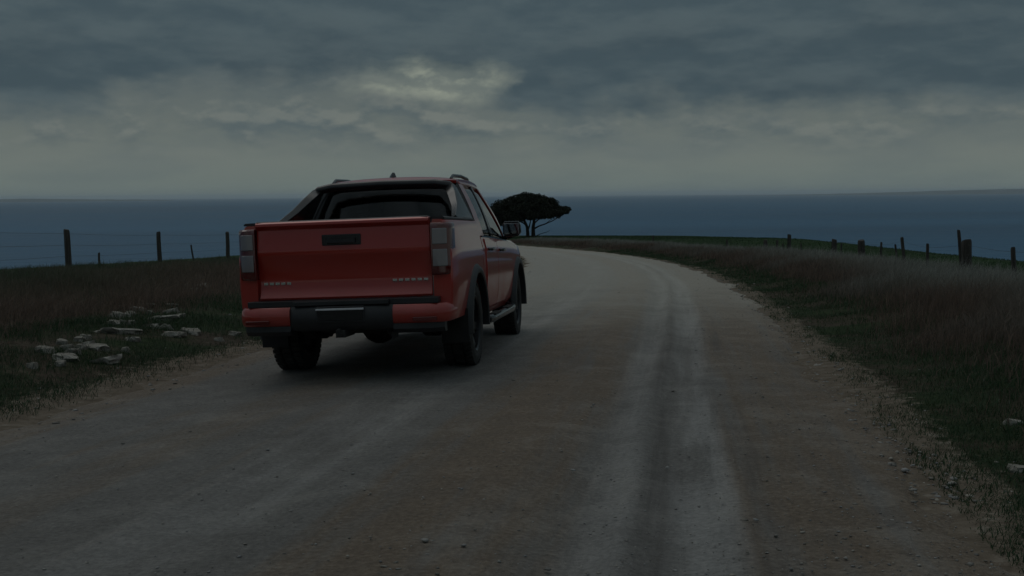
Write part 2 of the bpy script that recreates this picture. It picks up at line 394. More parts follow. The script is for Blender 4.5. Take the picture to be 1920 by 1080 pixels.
# ------------------------------------------------------------------ the gravel road
def road_material():
    m = bpy.data.materials.new('gravel_road'); m.use_nodes = True; t = m.node_tree; n = N(t); p = t.nodes['Principled BSDF']
    oc = n.new('ShaderNodeTexCoord').outputs['Object']
    uv = n.new('ShaderNodeSeparateXYZ', {0: n.new('ShaderNodeAttribute', attribute_name='lane').outputs['Vector']})
    ac, al = uv.outputs[0], uv.outputs[1]                       # metres in from the right-hand edge, metres along
    sv = n.new('ShaderNodeCombineXYZ', {0: n.math('MULTIPLY', ac, 3.2), 1: n.math('MULTIPLY', al, .16), 2: 1.3}).outputs[0]
    sv2 = n.new('ShaderNodeCombineXYZ', {0: n.math('MULTIPLY', ac, 9.0), 1: n.math('MULTIPLY', al, .28), 2: 5.3}).outputs[0]
    streak = n.noise(sv, 1, 5, .6, .3); streak2 = n.noise(sv2, 1, 5, .65, .2)
    patch = n.noise(oc, .55, 6, .62, .4); grit = n.noise(oc, 38, 6, .7); grit2 = n.noise(oc, 140, 3, .7)
    acw = n.math('ADD', ac, n.math('MULTIPLY', n.math('SUBTRACT', n.noise(sv, .45, 2), .5), .35))
    def band(c, w, soft):
        d = n.math('ABSOLUTE', n.math('SUBTRACT', acw, c)); return n.math('SUBTRACT', 1.0, n.smooth(d, w, w+soft))
    grey = n.ramp(grit, [(.25, (.074, .070, .066)), (.5, (.142, .134, .124)), (.75, (.225, .214, .198))])
    brown = n.ramp(grit, [(.25, (.072, .050, .032)), (.5, (.148, .106, .070)), (.75, (.25, .195, .14))])
    pale = n.ramp(grit, [(.25, (.19, .188, .182)), (.5, (.30, .296, .287)), (.8, (.41, .405, .39))])
    k = n.math('ADD', n.math('ADD', n.math('MULTIPLY', n.math('SUBTRACT', streak2, .5), 1.1), n.math('MULTIPLY', n.math('SUBTRACT', streak, .5), 2.1)), n.math('MULTIPLY', n.math('SUBTRACT', patch, .5), 1.2))
    def th(b, off): return n.smooth(n.math('ADD', b, k), .25+off, 1.15+off)
    c = grey
    c = n.mix(n.math('MULTIPLY', th(band(2.3, .22, .60), -.02), .9), c, brown)          # damp clay between the wheel tracks
    c = n.mix(n.math('MULTIPLY', th(band(.30, .45, .75), -.05), .92), c, brown)           # loose brown shoulder
    c = n.mix(n.math('MULTIPLY', th(band(6.0, .35, .5), 0), .85), c, brown)
    c = n.mix(n.math('MULTIPLY', th(band(4.3, .12, .6), .3), .6), c, brown)
    c = n.mix(n.math('MULTIPLY', th(band(1.28, .03, .34), .20), .75), c, pale)           # polished wheel track
    c = n.mix(n.math('MULTIPLY', th(band(1.72, .03, .30), .26), .65), c, pale)
    c = n.mix(n.math('MULTIPLY', th(band(3.3, .10, .6), .35), .5), c, pale)
    dk = n.math('MULTIPLY', band(1.50, .02, .09), n.smooth(streak2, .40, .66))
    dk = n.math('MAXIMUM', dk, n.math('MULTIPLY', band(.98, .02, .10), n.smooth(streak2, .46, .70)))
    c = n.mix(n.math('MULTIPLY', dk, .7), c, (.075, .066, .06))
    c = n.mix(n.math('MULTIPLY', n.smooth(streak2, .58, .78), .35), c, (.10, .086, .072))
    c = n.mix(n.math('MULTIPLY', n.smooth(patch, .54, .72), .28), c, (.12, .116, .112))
    mot = n.noise(oc, 2.6, 7, .68, .3)
    c = n.mix(n.math('MULTIPLY', n.smooth(mot, .46, .70), .55), c, n.mix(.5, c, (.07, .062, .055)))
    c = n.mix(n.math('MULTIPLY', n.smooth(mot, .52, .30), .45), c, n.mix(.35, c, (.42, .40, .36)))
    # grazing sheen of the distant road, painted in as a paler surface colour
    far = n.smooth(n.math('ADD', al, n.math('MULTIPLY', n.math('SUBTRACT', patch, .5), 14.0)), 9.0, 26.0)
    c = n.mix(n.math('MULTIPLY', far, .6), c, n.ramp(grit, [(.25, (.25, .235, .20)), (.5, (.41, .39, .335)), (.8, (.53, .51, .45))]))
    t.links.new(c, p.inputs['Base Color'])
    p.inputs['Roughness'].default_value = .75; p.inputs['Specular IOR Level'].default_value = .35
    h = n.math('ADD', n.math('MULTIPLY', grit, 1.0), n.math('MULTIPLY', grit2, .35))
    h = n.math('ADD', h, n.math('MULTIPLY', streak2, .5))
    b = n.new('ShaderNodeBump', {'Height': h, 'Strength': .75, 'Distance': .03}); t.links.new(b.outputs[0], p.inputs['Normal'])
    return m

ry = np.unique(np.concatenate([np.linspace(-40, 2, 43), np.arange(2, 30, .12), np.arange(30, 70, .4), np.arange(70, 236, 1.5)]).round(3))
rt = np.linspace(-.6, 1.0, 86)                       # metres outside / fraction
T = np.concatenate([np.linspace(-.75, 0, 9)[:-1], np.linspace(0, 6.1, 80), np.linspace(6.1, 6.85, 9)[1:]])
YY, TT = np.meshgrid(ry, T, indexing='ij'); WW = RW(YY)
TS = np.where(TT < 0, TT, np.where(TT > 6.1, WW+TT-6.1, TT*WW/6.1))
XX = xR(YY)-TS
zc = -SL*YY
def bell(c, w): return np.exp(-((TS-c)/w)**2)
wav = .25*fbm(XX, YY, .3, 2, 4)
zr = .035*np.sin(np.clip(TS/WW, 0, 1)*math.pi)-.030*bell(1.32+wav*.4, .16)-.026*bell(1.75+wav*.4, .14)+.022*bell(2.2, .28)+.02*bell(1.53+wav*.4, .07)
zr += -.02*bell(3.3+wav, .25)-.02*bell(4.9+wav, .3)+.012*fbm(XX*2.2, YY*.5, 1.0, 4, 6)+.010*fbm(XX, YY, 5, 3, 3)+.025*fbm(XX, YY, .35, 2, 9)
zr -= .024*np.maximum(TS-3.2, 0)*(1-sstep(40, 70, YY))       # cross fall
out = np.maximum(-TS, TS-WW)
rag = .38*fbm(XX, YY, .9, 4, 12)+.1*fbm(XX, YY, 5, 2, 13)
zr = zr-.45*sstep(-.30, .75, out+rag)
RZ = zc+zr
order = np.arange(XX.shape[1])[::-1]
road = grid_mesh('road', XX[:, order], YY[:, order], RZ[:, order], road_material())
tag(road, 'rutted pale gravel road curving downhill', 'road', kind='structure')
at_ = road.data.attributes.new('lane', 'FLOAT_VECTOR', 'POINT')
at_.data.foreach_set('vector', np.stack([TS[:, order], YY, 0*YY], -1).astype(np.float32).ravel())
from_tree = None
def road_z(x, y):
    t_ = float(xR(y)-x); j = int(np.clip(np.searchsorted(T, t_), 1, len(T)-1)); i = int(np.clip(np.searchsorted(ry, y), 1, len(ry)-1))
    return float(max(RZ[i, j], RZ[i-1, j-1]))

# loose stones on the road and its shoulders
def scatter_stones(name, pos, size, m, label):
    ico = bmesh.new(); bmesh.ops.create_icosphere(ico, subdivisions=1, radius=1); ico.verts.ensure_lookup_table()
    bv = np.array([v.co[:] for v in ico.verts]); bf = np.array([[v.index for v in f.verts] for f in ico.faces]); ico.free()
    n = len(pos); a = rng.uniform(0, 6.28, n); s = np.stack([size*rng.uniform(.7, 1.3, n), size*rng.uniform(.7, 1.3, n), size*rng.uniform(.3, .55, n)], 1)
    V = bv[None]*(1+.28*rng.standard_normal((n, len(bv), 1)))*s[:, None, :]
    ca, sa = np.cos(a)[:, None], np.sin(a)[:, None]
    V = np.stack([V[..., 0]*ca-V[..., 1]*sa, V[..., 0]*sa+V[..., 1]*ca, V[..., 2]], -1)+pos[:, None, :]
    Fi = (bf[None]+(np.arange(n)*len(bv))[:, None, None]).reshape(-1)
    o = np_mesh(name, V.reshape(-1, 3), Fi, np.full(n*len(bf), 3), m, smooth=False)
    g = rng.uniform(.13, .30, n); w = rng.uniform(0, 1, n)
    col = np.stack([g*(1+.10*w), g, g*(1-.14*w)], 1); color_attr(o, 'tint', np.repeat(col, len(bv), 0))
    return tag(o, label, 'gravel', kind='stuff')
M['stone'] = attr_mat('loose_stone', rough=.9)
n_ = 5200
py_ = 3+np.exp(rng.uniform(math.log(.5), math.log(52), n_))
pt_ = np.where(rng.random(n_) < .5, rng.beta(.7, 2.2, n_)*3, rng.random(n_)*6.4-.1)
px_ = xR(py_)-pt_
pz_ = np.array([road_z(a, b) for a, b in zip(px_, py_)])
sz_ = np.clip(rng.lognormal(-5.6, .45, n_), .003, .013)*(1+.012*py_)
scatter_stones('road_gravel', np.stack([px_, py_, pz_+sz_*.15], 1), sz_, M['stone'], 'loose stones scattered over the gravel road')

# ------------------------------------------------------------------ sea, far land
def sea_material():
    m = bpy.data.materials.new('sea_water'); m.use_nodes = True; t = m.node_tree; n = N(t); p = t.nodes['Principled BSDF']
    oc = n.new('ShaderNodeTexCoord').outputs['Object']
    st = n.new('ShaderNodeMapping', {'Vector': oc, 'Scale': (.00035, .0016, 1)}).outputs[0]
    f = n.noise(st, 1, 5, .55, .4)
    t.links.new(n.mix(n.smooth(f, .3, .7), (.024, .082, .150), (.056, .142, .232)), p.inputs['Base Color'])
    t.links.new(n.math('MULTIPLY_ADD', n.smooth(f, .35, .65), .10, .40), p.inputs['Roughness'])
    p.inputs['IOR'].default_value = 1.33; p.inputs['Specular IOR Level'].default_value = .12
    wv = n.new('ShaderNodeMapping', {'Vector': oc, 'Scale': (.05, .11, 1)}).outputs[0]
    h = n.math('ADD', n.noise(wv, 1, 6, .6), n.math('MULTIPLY', n.noise(wv, .23, 3, .5), 2.0))
    b = n.new('ShaderNodeBump', {'Height': h, 'Strength': 1.0, 'Distance': 3.0}); t.links.new(b.outputs[0], p.inputs['Normal'])
    return m
radii = [0, 150, 400, 1000, 2500, 6000, 14000, 30000, 60000]; nseg = 96
V = [(0, 0, SEA)]+[(r*math.cos(2*math.pi*k/nseg), r*math.sin(2*math.pi*k/nseg), SEA) for r in radii[1:] for k in range(nseg)]
Fs = [(0, 1+k, 1+(k+1) % nseg) for k in range(nseg)]
for i in range(len(radii)-2):
    for k in range(nseg):
        a, b = 1+i*nseg+k, 1+i*nseg+(k+1) % nseg; Fs.append((a, a+nseg, b+nseg, b))
sea = mesh('sea', V, Fs, sea_material()); tag(sea, 'calm dark blue sea reaching the horizon', 'sea', kind='structure')

def far_land(name, az0, az1, dist, peak, seed, label):
    secs = []; n = 90; dep = 1800
    for i in range(n+1):
        a = R(az0+(az1-az0)*i/n); t = i/n
        h = peak*(sstep(0, .65, np.array(t))*1.0)*(.8+.2*mnoise.noise((t*4, seed, 0)))+2*mnoise.noise((t*30, seed, 3))
        if name == 'low_coast': h = peak*math.sin(math.pi*min(1, t*1.0))**.5*(.8+.3*mnoise.noise((t*6, seed, 0)))
        h = max(float(h), .5)
        row = []
        for q, hh in ((0, -1), (.03, .12), (.12, .55), (.3, .9), (.5, 1), (.8, .7), (1, -1)):
            d = dist+dep*q; row.append((d*math.sin(a), d*math.cos(a), SEA+(hh*h if hh > 0 else -5)+(4*mnoise.noise((t*60, q*9, seed)) if 0 < q < 1 else 0)))
        secs.append(row)
    o = mesh(name, *loft(secs, True, True), M['far_land'], None, smooth=60); return tag(o, label, 'headland', kind='structure')
M['far_land'] = mat('far_land', (.045, .055, .055), .95, var=.5, scale=.004)
far_land('distant_headland', 9.2, 42, 19000, 122, 2.0, 'low hazy headland across the water')
far_land('low_coast', -42, -16.5, 17000, 52, 5.0, 'thin hazy strip of coast on the horizon')

# ------------------------------------------------------------------ the pickup truck
def make_truck():
    root = empty('pickup_truck')
    tag(root, 'red dual cab pickup truck driving along the gravel road', 'pickup truck')
    red, blk, gls = M['red'], M['black_plastic'], M['gloss_black']
    P = lambda name, vf, m, par=root, **k: mesh(name, vf[0], vf[1], m, par, **k)
    itp = lambda y, pts: float(np.interp(y, [p[0] for p in pts], [p[1] for p in pts]))
    ARCH = [(0.0, .385), (3.125, .385)]
    def cut(o, rad=.475):
        """open the wheel arches"""
        for i, (ay, az) in enumerate(ARCH):
            secs = [[(x, ay+rad*math.cos(2*math.pi*k/48), az+rad*math.sin(2*math.pi*k/48)) for k in range(48)] for x in (-1.2, -.56)]
            for s in (1, -1):
                vf = loft(secs, True, True)
                if s < 0: vf = mirror(vf)
                me = bpy.data.meshes.new('cutter'); me.from_pydata([tuple(p) for p in vf[0]], [], vf[1])
                bm = bmesh.new(); bm.from_mesh(me); bmesh.ops.recalc_face_normals(bm, faces=bm.faces); bm.to_mesh(me); bm.free()
                c = bpy.data.objects.new('cutter', me); C.objects.link(c)
                md = o.modifiers.new('cut', 'BOOLEAN'); md.operation = 'DIFFERENCE'; md.object = c; md.solver = 'EXACT'
                bpy.context.view_layer.update()
                ev = o.evaluated_get(bpy.context.evaluated_depsgraph_get()); nm = bpy.data.meshes.new_from_object(ev)
                o.modifiers.remove(md); old = o.data; o.data = nm; bpy.data.meshes.remove(old)
                bpy.data.objects.remove(c); bpy.data.meshes.remove(me)
        o.data.shade_smooth(); o.data.set_sharp_from_angle(angle=R(32))
    # --- side shape shared by cab, doors and bed: half width at a height
    SIDE = [(.38, .80), (.40, .845), (.47, .893), (.60, .918), (.74, .930), (.88, .934), (.99, .928), (1.045, .934), (1.09, .922), (1.17, .905), (1.33, .872)]
    side = lambda z: itp(z, SIDE)
    # --- cab and bonnet tub
    WS = [(.48, .995), (.6, 1), (3.3, 1), (3.6, .985), (3.82, .935), (3.95, .85), (4.03, .74)]
    ZS = [(.48, 1.17), (1.4, 1.15), (2.4, 1.115), (2.78, 1.10), (3.2, 1.07), (3.7, 1.00), (3.95, .92), (4.03, .84)]
    ZC = [(.48, 1.172), (1.4, 1.155), (2.5, 1.12), (2.72, 1.135), (2.95, 1.165), (3.3, 1.16), (3.7, 1.10), (3.95, .99), (4.03, .88)]
    ZB = [(.48, .38), (3.5, .38), (3.85, .40), (4.03, .50)]
    FR = [0, 0, .025, .12, .30, .47, .64, .80, .87, .93, 1.0]
    secs = []
    for y in [.48, .52, .7, 1.0, 1.35, 1.7, 2.05, 2.4, 2.6, 2.72, 2.82, 2.95, 3.12, 3.3, 3.5, 3.7, 3.82, 3.9, 3.96, 4.0, 4.03]:
        w, zs, zc_, zb = itp(y, WS), itp(y, ZS), itp(y, ZC), itp(y, ZB)
        half = [(0, zb), (.55, zb)]
        for f in FR[2:]:
            z = zb+(zs-zb)*f; zz = .38+(1.155-.38)*f
            half.append((side(zz)*w, z))
        half += [(.87*w, zs+.25*(zc_-zs)+.012), (.80*w, zs+.45*(zc_-zs)+.012), (.55*w, zs+.85*(zc_-zs)+.008), (0, zc_)]
        ring = [(x, y, z) for x, z in half]+[(-x, y, z) for x, z in half[-2:0:-1]]
        secs.append(ring)
    body = P('body', loft(secs), red); cut(body)
    # --- bed sides
    for s in (1, -1):
        secs = []
        for y, k in ((-1.10, .955), (-1.085, .972), (-1.03, .985), (-.9, .995), (-.6, 1), (0, 1), (.3, 1), (.44, 1)):
            rg = [(side(z)*k, z) for z in (.50, .56, .66, .78, .88, .98, 1.045, 1.09, 1.17, 1.25, 1.30)]
            rg += [(.868*k, 1.322), (.845*k, 1.330), (.755, 1.330), (.748, 1.31), (.748, .60), (.76, .50)]
            secs.append([(s*x, y, z) for x, z in rg])
        o = P('bed_side', loft(secs), red); cut(o)
        # rail cap
        secs = [[(s*x, y, z) for x, z in ((.735, 1.331), (.735, 1.348), (.75, 1.354), (.838, 1.352), (.853, 1.343), (.853, 1.331))] for y in (-1.08, -.7, -.2, .2, .44)]
        P('rail_cap', loft(secs), blk)
    P('bed_floor', join(box(-.745, .745, -1.08, .44, .585, .62), *[box(x-.03, x+.03, -1.07, .43, .6195, .632) for x in np.arange(-.65, .7, .13)]), M['liner'], bevel=.004)
    P('bed_front_wall', box(-.747, .747, .41, .47, .50, 1.325), red, bevel=.01)
    for s in (1, -1):
        secs = [[(s*x, .50*math.cos(a), .385+.50*math.sin(a)) for a in np.linspace(.42, math.pi-.42, 15)] for x in (.50, .905)]
        P('wheel_housing', loft(secs, False, False), M['liner'], solid=.012)
        secs = [[(s*x, 3.125+.472*math.cos(a), .385+.472*math.sin(a)) for a in np.linspace(-.1, math.pi+.1, 19)] for x in (.50, .90)]
        P('wheel_housing', loft(secs, False, False), M['liner'], solid=.012)
    # --- wheel arch flares
    for s in (1, -1):
        for ay, az in ARCH:
            secs = []
            for a in np.linspace(R(-6), R(186), 27):
                c_, s_ = math.cos(a), math.sin(a)
                secs.append([(s*x, ay+r*c_, az+r*s_) for r, x in ((.462, .90), (.462, .958), (.478, .968), (.515, .962), (.545, .935), (.545, .90))])
            P('wheel_flare', loft(secs), blk, smooth=50)
    # --- tailgate: folded sheet with a lip, a lit upper face and a scooped lower face
    prof = [(1.352, -1.075), (1.352, -1.165), (1.340, -1.182), (1.318, -1.184), (1.300, -1.158), (1.285, -1.147), (1.20, -1.150), (1.12, -1.155), (1.085, -1.158),
            (1.062, -1.150), (1.00, -1.122), (.90, -1.108), (.80, -1.110), (.745, -1.124), (.722, -1.138), (.705, -1.130), (.705, -1.075)]
    secs = []
    for u in np.linspace(-1, 1, 17):
        bow = .022*u*u; inset = .012 if abs(u) > .99 else 0
        secs.append([(u*.732, y+bow+(inset if y < -1.1 else 0), z) for z, y in prof])
    tg = P('tailgate', loft(secs), red, smooth=28, bevel=.004)
    P('tailgate_cap', loft([[(u*.725, y+.022*u*u, z) for z, y in ((1.3525, -1.08), (1.360, -1.085), (1.360, -1.15), (1.3525, -1.162))] for u in np.linspace(-1, 1, 13)]), blk, tg)
    hd = P('tailgate_handle', join(box(-.165, .165, -1.160, -1.146, 1.145, 1.235)), gls, bevel=.01)
    P('grip', loft([[(x, -1.168-d, 1.20), (x, -1.180-d, 1.195), (x, -1.180-d, 1.165), (x, -1.160, 1.160), (x, -1.158, 1.205)] for x, d in ((-.12, 0), (-.09, .006), (0, .008), (.09, .006), (.12, 0))]), blk, hd)
    # raised badge strips low on each side of the tailgate
    for x0, x1, k in ((-.70, -.45, 5), (.40, .71, 6)):
        w = (x1-x0)/k
        P('badge', join(*[box(x0+i*w+.006, x0+(i+1)*w-.008, -1.117+.022*((x0+i*w)/.73)**2, -1.095, .832, .852) for i in range(k)]), M['chrome'], bevel=.002)
    # --- tail lamps wrap the rear corners
    for s in (1, -1):
        secs = []
        for z in (.875, .89, .95, 1.1, 1.25, 1.285, 1.30):
            k = .0 if .88 < z < 1.29 else .012
            secs.append([(s*x, y, z) for x, y in ((.742, -1.06), (.742, -1.150+k), (.80, -1.146+k), (.855-k, -1.130+k), (.893-k, -1.098), (.909-k, -1.04), (.913-k, -.96), (.86, -.95))])
        lm = P('tail_lamp', loft(secs), M['lamp_red'], smooth=40, bevel=.004)
        for z0, z1 in ((1.125, 1.255), (.945, 1.085)):
            P('lens', loft([[(s*x, y, z) for x, y in ((.757, -1.130), (.757, -1.158), (.80, -1.1545), (.85, -1.140), (.874, -1.120), (.87, -1.10))] for z in (z0, z0+.01, z1-.01, z1)]), M['lamp_clear'], lm, smooth=40, bevel=.006)
        P('reflector', box(*sorted((s*.60, s*.80)), -1.292, -1.272, .515, .545), M['lamp_red'], bevel=.004)
    # --- rear bumper
    bsec = lambda x, y0, z0, z1, d=0: [(x, y0+.02, z0), (x, y0-.005, z0+.03), (x, y0-.012, (z0+z1)/2), (x, y0, z1-.025), (x, y0+.025, z1), (x, y0+.15, z1), (x, y0+.15, z0)]
    P('bumper_centre', loft([bsec(x, -1.272+.03*(x/.45)**2, .455, .655) for x in np.linspace(-.43, .43, 9)]), blk, smooth=40)
    for s in (1, -1):
        secs = []
        for x, y in ((.432, -1.262), (.52, -1.262), (.64, -1.258), (.74, -1.245), (.82, -1.215), (.87, -1.165), (.895, -1.09), (.903, -.95)):
            t_ = max(0, (x-.74)/.16); nx, ny = (0, 1) if t_ <= 0 else (-min(1, t_), max(0, 1-t_))
            secs.append([(s*(x+nx*q), y+ny*q, z) for q, z in ((.02, .495), (0, .515), (-.008, .57), (0, .625), (.025, .648), (.12, .648), (.12, .495))])
        P('bumper_corner', loft(secs), red, smooth=40)
        P('lower_valance', loft([[(s*x, y, z) for y, z in ((yy, .495), (yy-.004, .45), (yy+.03, .415), (yy+.1, .415), (yy+.1, .495))] for x, yy in ((.43, -1.25), (.6, -1.245), (.74, -1.23), (.84, -1.17))]), blk)
    P('bumper_step', join(box(-.80, .80, -1.225, -1.06, .650, .700), box(-.40, .40, -1.262, -1.10, .656, .694)), blk, bevel=.006)
    P('number_plate', box(-.187, .187, -1.296, -1.288, .535, .645), gls, bevel=.003)
    P('plate_lamp', box(-.20, .20, -1.304, -1.285, .618, .634), M['plate'], bevel=.004)
    P('plate_bracket', box(-.20, .20, -1.289, -1.270, .52, .65), blk, bevel=.004)
    P('tow_hitch', join(box(-.04, .04, -1.30, -1.0, .395, .455), tube([(0, -1.27, .42), (0, -1.34, .42), (0, -1.345, .47)], .018)), M['steel'], bevel=.004)
    # --- greenhouse
    yb, zt = lambda y: itp(y, ZS)+.004, 1.735
    xb = lambda y: itp(y, [(.4, .895), (2.4, .885), (2.8, .845)]); xt = lambda y: itp(y, [(.4, .655), (1.3, .672), (2.0, .635), (2.8, .60)])
    def S(y, v, off=0):
        b = yb(y); return (xb(y)+(xt(y)-xb(y))*v+.022*math.sin(math.pi*v)-off, y, b+(zt-b)*v)
    def panel(r, f, v0, v1, off=0, nu=7, nv=8):
        """patch of cab side between a rear line and a front line, each (y at belt, y at roof)"""
        secs = []
        for i in range(nu+1):
            secs.append([S((r[0]+(r[1]-r[0])*v)*(1-i/nu)+(f[0]+(f[1]-f[0])*v)*(i/nu), v, off) for v in np.linspace(v0, v1, nv)])
        return loft(secs, False, False)
    CR, CF = (.50, .66), (.80, .86)
    BR, BF = (1.34, 1.36), (1.46, 1.46)
    AR, AF = (2.56, 1.90), (2.74, 2.02)
    for s in (1, -1):
        fx = (lambda v: v) if s > 0 else mirror
        P('rear_pillar', fx(panel(CR, CF, 0, 1)), red, solid=.035*s if s > 0 else .035, bevel=.004)
        P('middle_pillar', fx(panel(BR, BF, 0, 1, .004)), gls, solid=.03)
        P('front_pillar', fx(panel(AR, AF, 0, 1)), red, solid=.035, bevel=.004)
        P('roof_rail_panel', fx(panel((.66, .66), (2.02, 2.02), .93, 1.0, -.002, 12, 3)), red, solid=.03)
        P('side_window', fx(panel(CF, BR, .015, .94, .014)), M['glass'], solid=.004)
        P('side_window', fx(panel(BF, AR, .015, .94, .014)), M['glass'], solid=.004)
        P('window_trim', fx(loft([[S(y, 0, o_)[:2]+(S(y, 0)[2]+dz,) for o_, dz in ((.012, -.012), (-.012, -.012), (-.012, .012), (.012, .012))] for y in np.linspace(.56, 2.66, 12)])), gls)
    def rear(u, v, off=0):
        x0 = xb(.5)+(xt(.66)-xb(.5))*v+.02*math.sin(math.pi*v)
        return (x0*u, .50+.16*v-.05*(1-u*u)+off, yb(.5)+(zt-yb(.5))*v+.018*(1-u*u)*v)
    def front(u, v, off=0):
        yy = 2.74-.72*v; x0 = xb(yy)+(xt(yy)-xb(yy))*v+.02*math.sin(math.pi*v)
        return (x0*u, yy+.10*(1-u*u)-off, yb(2.74)+(zt-yb(2.74))*v+.02*(1-u*u)*v)
    def strip(fn, u0, u1, v0, v1, off=0, nu=10, nv=8): return loft([[fn(u, v, off) for v in np.linspace(v0, v1, nv)] for u in np.linspace(u0, u1, nu)], False, False)
    for fn, nm in ((rear, 'rear_window'), (front, 'windscreen')):
        um, v0, v1 = (.86, .10, .90) if fn is rear else (.95, .03, .95)
        P(nm, strip(fn, -um-.01, um+.01, v0-.01, v1+.01, .012), M['glass'], solid=.004)
        for s in (1, -1): P('window_surround', strip(fn, s*um, s*1.0, 0, 1, 0, 3), gls, solid=.03)
        P('window_surround', strip(fn, -um, um, 0, v0, .001, 12, 3), red if fn is rear else gls, solid=.03)
        P('window_surround', strip(fn, -um, um, v1, 1, .001, 12, 3), gls if fn is rear else red, solid=.03)
    P('brake_lamp', box(-.14, .14, .625, .66, 1.722, 1.742), M['lamp_red'], bevel=.004)
    # roof
    secs = []
    for y in np.linspace(.615, 2.05, 15):
        row = []
        for u in np.linspace(-1, 1, 17):
            xx = (xt(y)+.012)*u; e = 1-u*u
            lift = itp(y, [(.61, 0), (.68, .035), (1.0, .058), (1.5, .062), (1.85, .045), (2.05, .0)])
            bowy = (.10*e*((y-.615)/1.435)) - .05*e*(1-(y-.615)/1.435)
            row.append((xx, y+bowy, zt-.006+lift*(.35+.65*(1-abs(u)**3))+.016*e))
        secs.append(row)
    rf = P('roof', loft(secs, False, False), red, solid=.03, bevel=.003)
    for s in (1, -1):
        P('roof_rail', tube([(s*.59, .74, 1.752), (s*.595, .86, 1.785), (s*.597, 1.3, 1.800), (s*.59, 1.72, 1.790), (s*.58, 1.88, 1.752)], [.012, .018, .018, .018, .012]), gls)
    P('antenna', loft([[(x*k, .80+y*k+.05*(1-k), 1.785+z) for x, y in ((-.035, 0), (0, -.07), (.035, 0), (.02, .09), (-.02, .09))] for k, z in ((1, 0), (.85, .02), (.35, .055))]), gls)
    # interior
    cab_ = P('cabin_deck', box(-.80, .80, .56, 2.50, 1.15, 1.185), M['seat'])
    for x in (-.37, .37):
        for y, nm in ((1.45, 'front_seat'), (.86, 'rear_seat')):
            st = P(nm, loft([[(x+a*w, y-.02*k, 1.18+h) for a, k in ((-.23, -3), (.23, -3), (.23, 3), (-.23, 3))] for h, w in ((0, 1), (.18, .98), (.235, .8))]), M['seat'], bevel=.03)
            P('headrest', loft([[(x+a*w, y-.01+.035*k, 1.44+h) for a, k in ((-.12, -1), (.12, -1), (.12, 1), (-.12, 1))] for h, w in ((0, .8), (.03, 1), (.12, 1), (.16, .8))]), M['seat'], st, bevel=.02)
    P('dashboard', loft([[(x, y, z) for y, z in ((2.12, 1.18), (2.14, 1.24), (2.26, 1.265), (2.55, 1.20), (2.55, 1.16))] for x in (-.76, -.3, .3, .76)]), M['seat'], bevel=.01)
    P('steering_wheel', tube([(.37+.185*math.cos(a), 2.05-.05*math.sin(a), 1.24+.16*math.sin(a)) for a in np.linspace(0, 2*math.pi, 25)], .014, 8, False), blk)
    P('inside_mirror', box(-.11, .11, 2.10, 2.125, 1.63, 1.69), blk, bevel=.01)
    # --- sports bar over the bed behind the cab
    for s in (1, -1):
        secs = []
        for y, z1, x1, w in ((.44, 1.685, .645, .05), (.34, 1.68, .65, .05), (.20, 1.60, .70, .045), (.0, 1.49, .755, .035), (-.32, 1.375, .80, .025)):
            secs.append([(s*(.815+.02), y+.05, 1.352), (s*(x1+w), y, z1-.02), (s*(x1+w*.5), y, z1), (s*(x1-w), y, z1-.03), (s*.765, y+.05, 1.352)])
        P('sports_bar_side', loft(secs), gls, smooth=50, bevel=.004)
    P('sports_bar', tube([(-.68, .39, 1.63), (-.635, .39, 1.672), (-.5, .39, 1.695), (0, .39, 1.705), (.5, .39, 1.695), (.635, .39, 1.672), (.68, .39, 1.63)], .04, 12), gls)
    # --- doors
    for s in (1, -1):
        for y0, y1 in ((.62, 1.395), (1.41, 2.56)):
            secs = []
            for y in np.linspace(y0, y1, 9):
                zs = itp(y, ZS); row = []
                for f in np.linspace(.13, .985, 14):
                    z = .38+(zs-.38)*f
                    if y0 < 1: # the rear door's edge follows the wheel arch
                        dz = z-.385; lim = math.sqrt(max(0, .60**2-dz**2)) if abs(dz) < .60 else 0
                        yy = max(y, min(lim+.03, y1-.1)) if y < lim+.03 else y
                        yy = y1-(y1-y)*(y1-max(y0, lim+.03))/(y1-y0)
                    else: yy = y
                    row.append((s*(side(.38+(1.155-.38)*f)+.009), yy, z))
                secs.append(row)
            d = P('door', loft(secs, False, False), red, solid=.02, bevel=.003)
            hy = y0+.13; hz = itp(hy, ZS)-.115
            P('handle', join(tube([(s*.945, hy-.03, hz), (s*.972, hy, hz), (s*.976, hy+.09, hz+.002), (s*.972, hy+.17, hz), (s*.945, hy+.2, hz)], [.012, .016, .017, .016, .012])), gls, d)
        # mirror
        mr = P('wing_mirror', loft([[(s*(.975+a*.10*k), 2.33+dy+.02*abs(a), 1.25+b*.085*k) for a, b in ((-1, -.6), (-.8, -1), (.7, -1), (1, -.5), (1, .5), (.75, 1), (-.8, 1), (-1, .6))] for dy, k in ((-.035, .94), (-.02, 1), (.06, .97), (.12, .7), (.14, .3))]), gls, smooth=50)
        P('mirror_glass', box(*sorted((s*.89, s*1.06)), 2.290, 2.296, 1.19, 1.31), M['mirror'], mr, bevel=.01)
        P('mirror_arm', tube([(s*.86, 2.42, 1.15), (s*.93, 2.40, 1.165), (s*.99, 2.38, 1.19)], .028), gls, mr)
        # side step
        st = P('side_step', tube([(s*.84, .56, .41), (s*.93, .62, .375), (s*.945, .8, .37), (s*.945, 2.3, .37), (s*.93, 2.48, .375), (s*.84, 2.54, .41)], .042, 12), gls)
        for y0 in (.80, 1.75): P('step_pad', box(*sorted((s*.91, s*.98)), y0, y0+.46, .405, .416), M['steel'], st)
        # mud flap
        P('mud_flap', box(*sorted((s*.69, s*.93)), -.55, -.538, .26, .56), M['rubber'], bevel=.003)
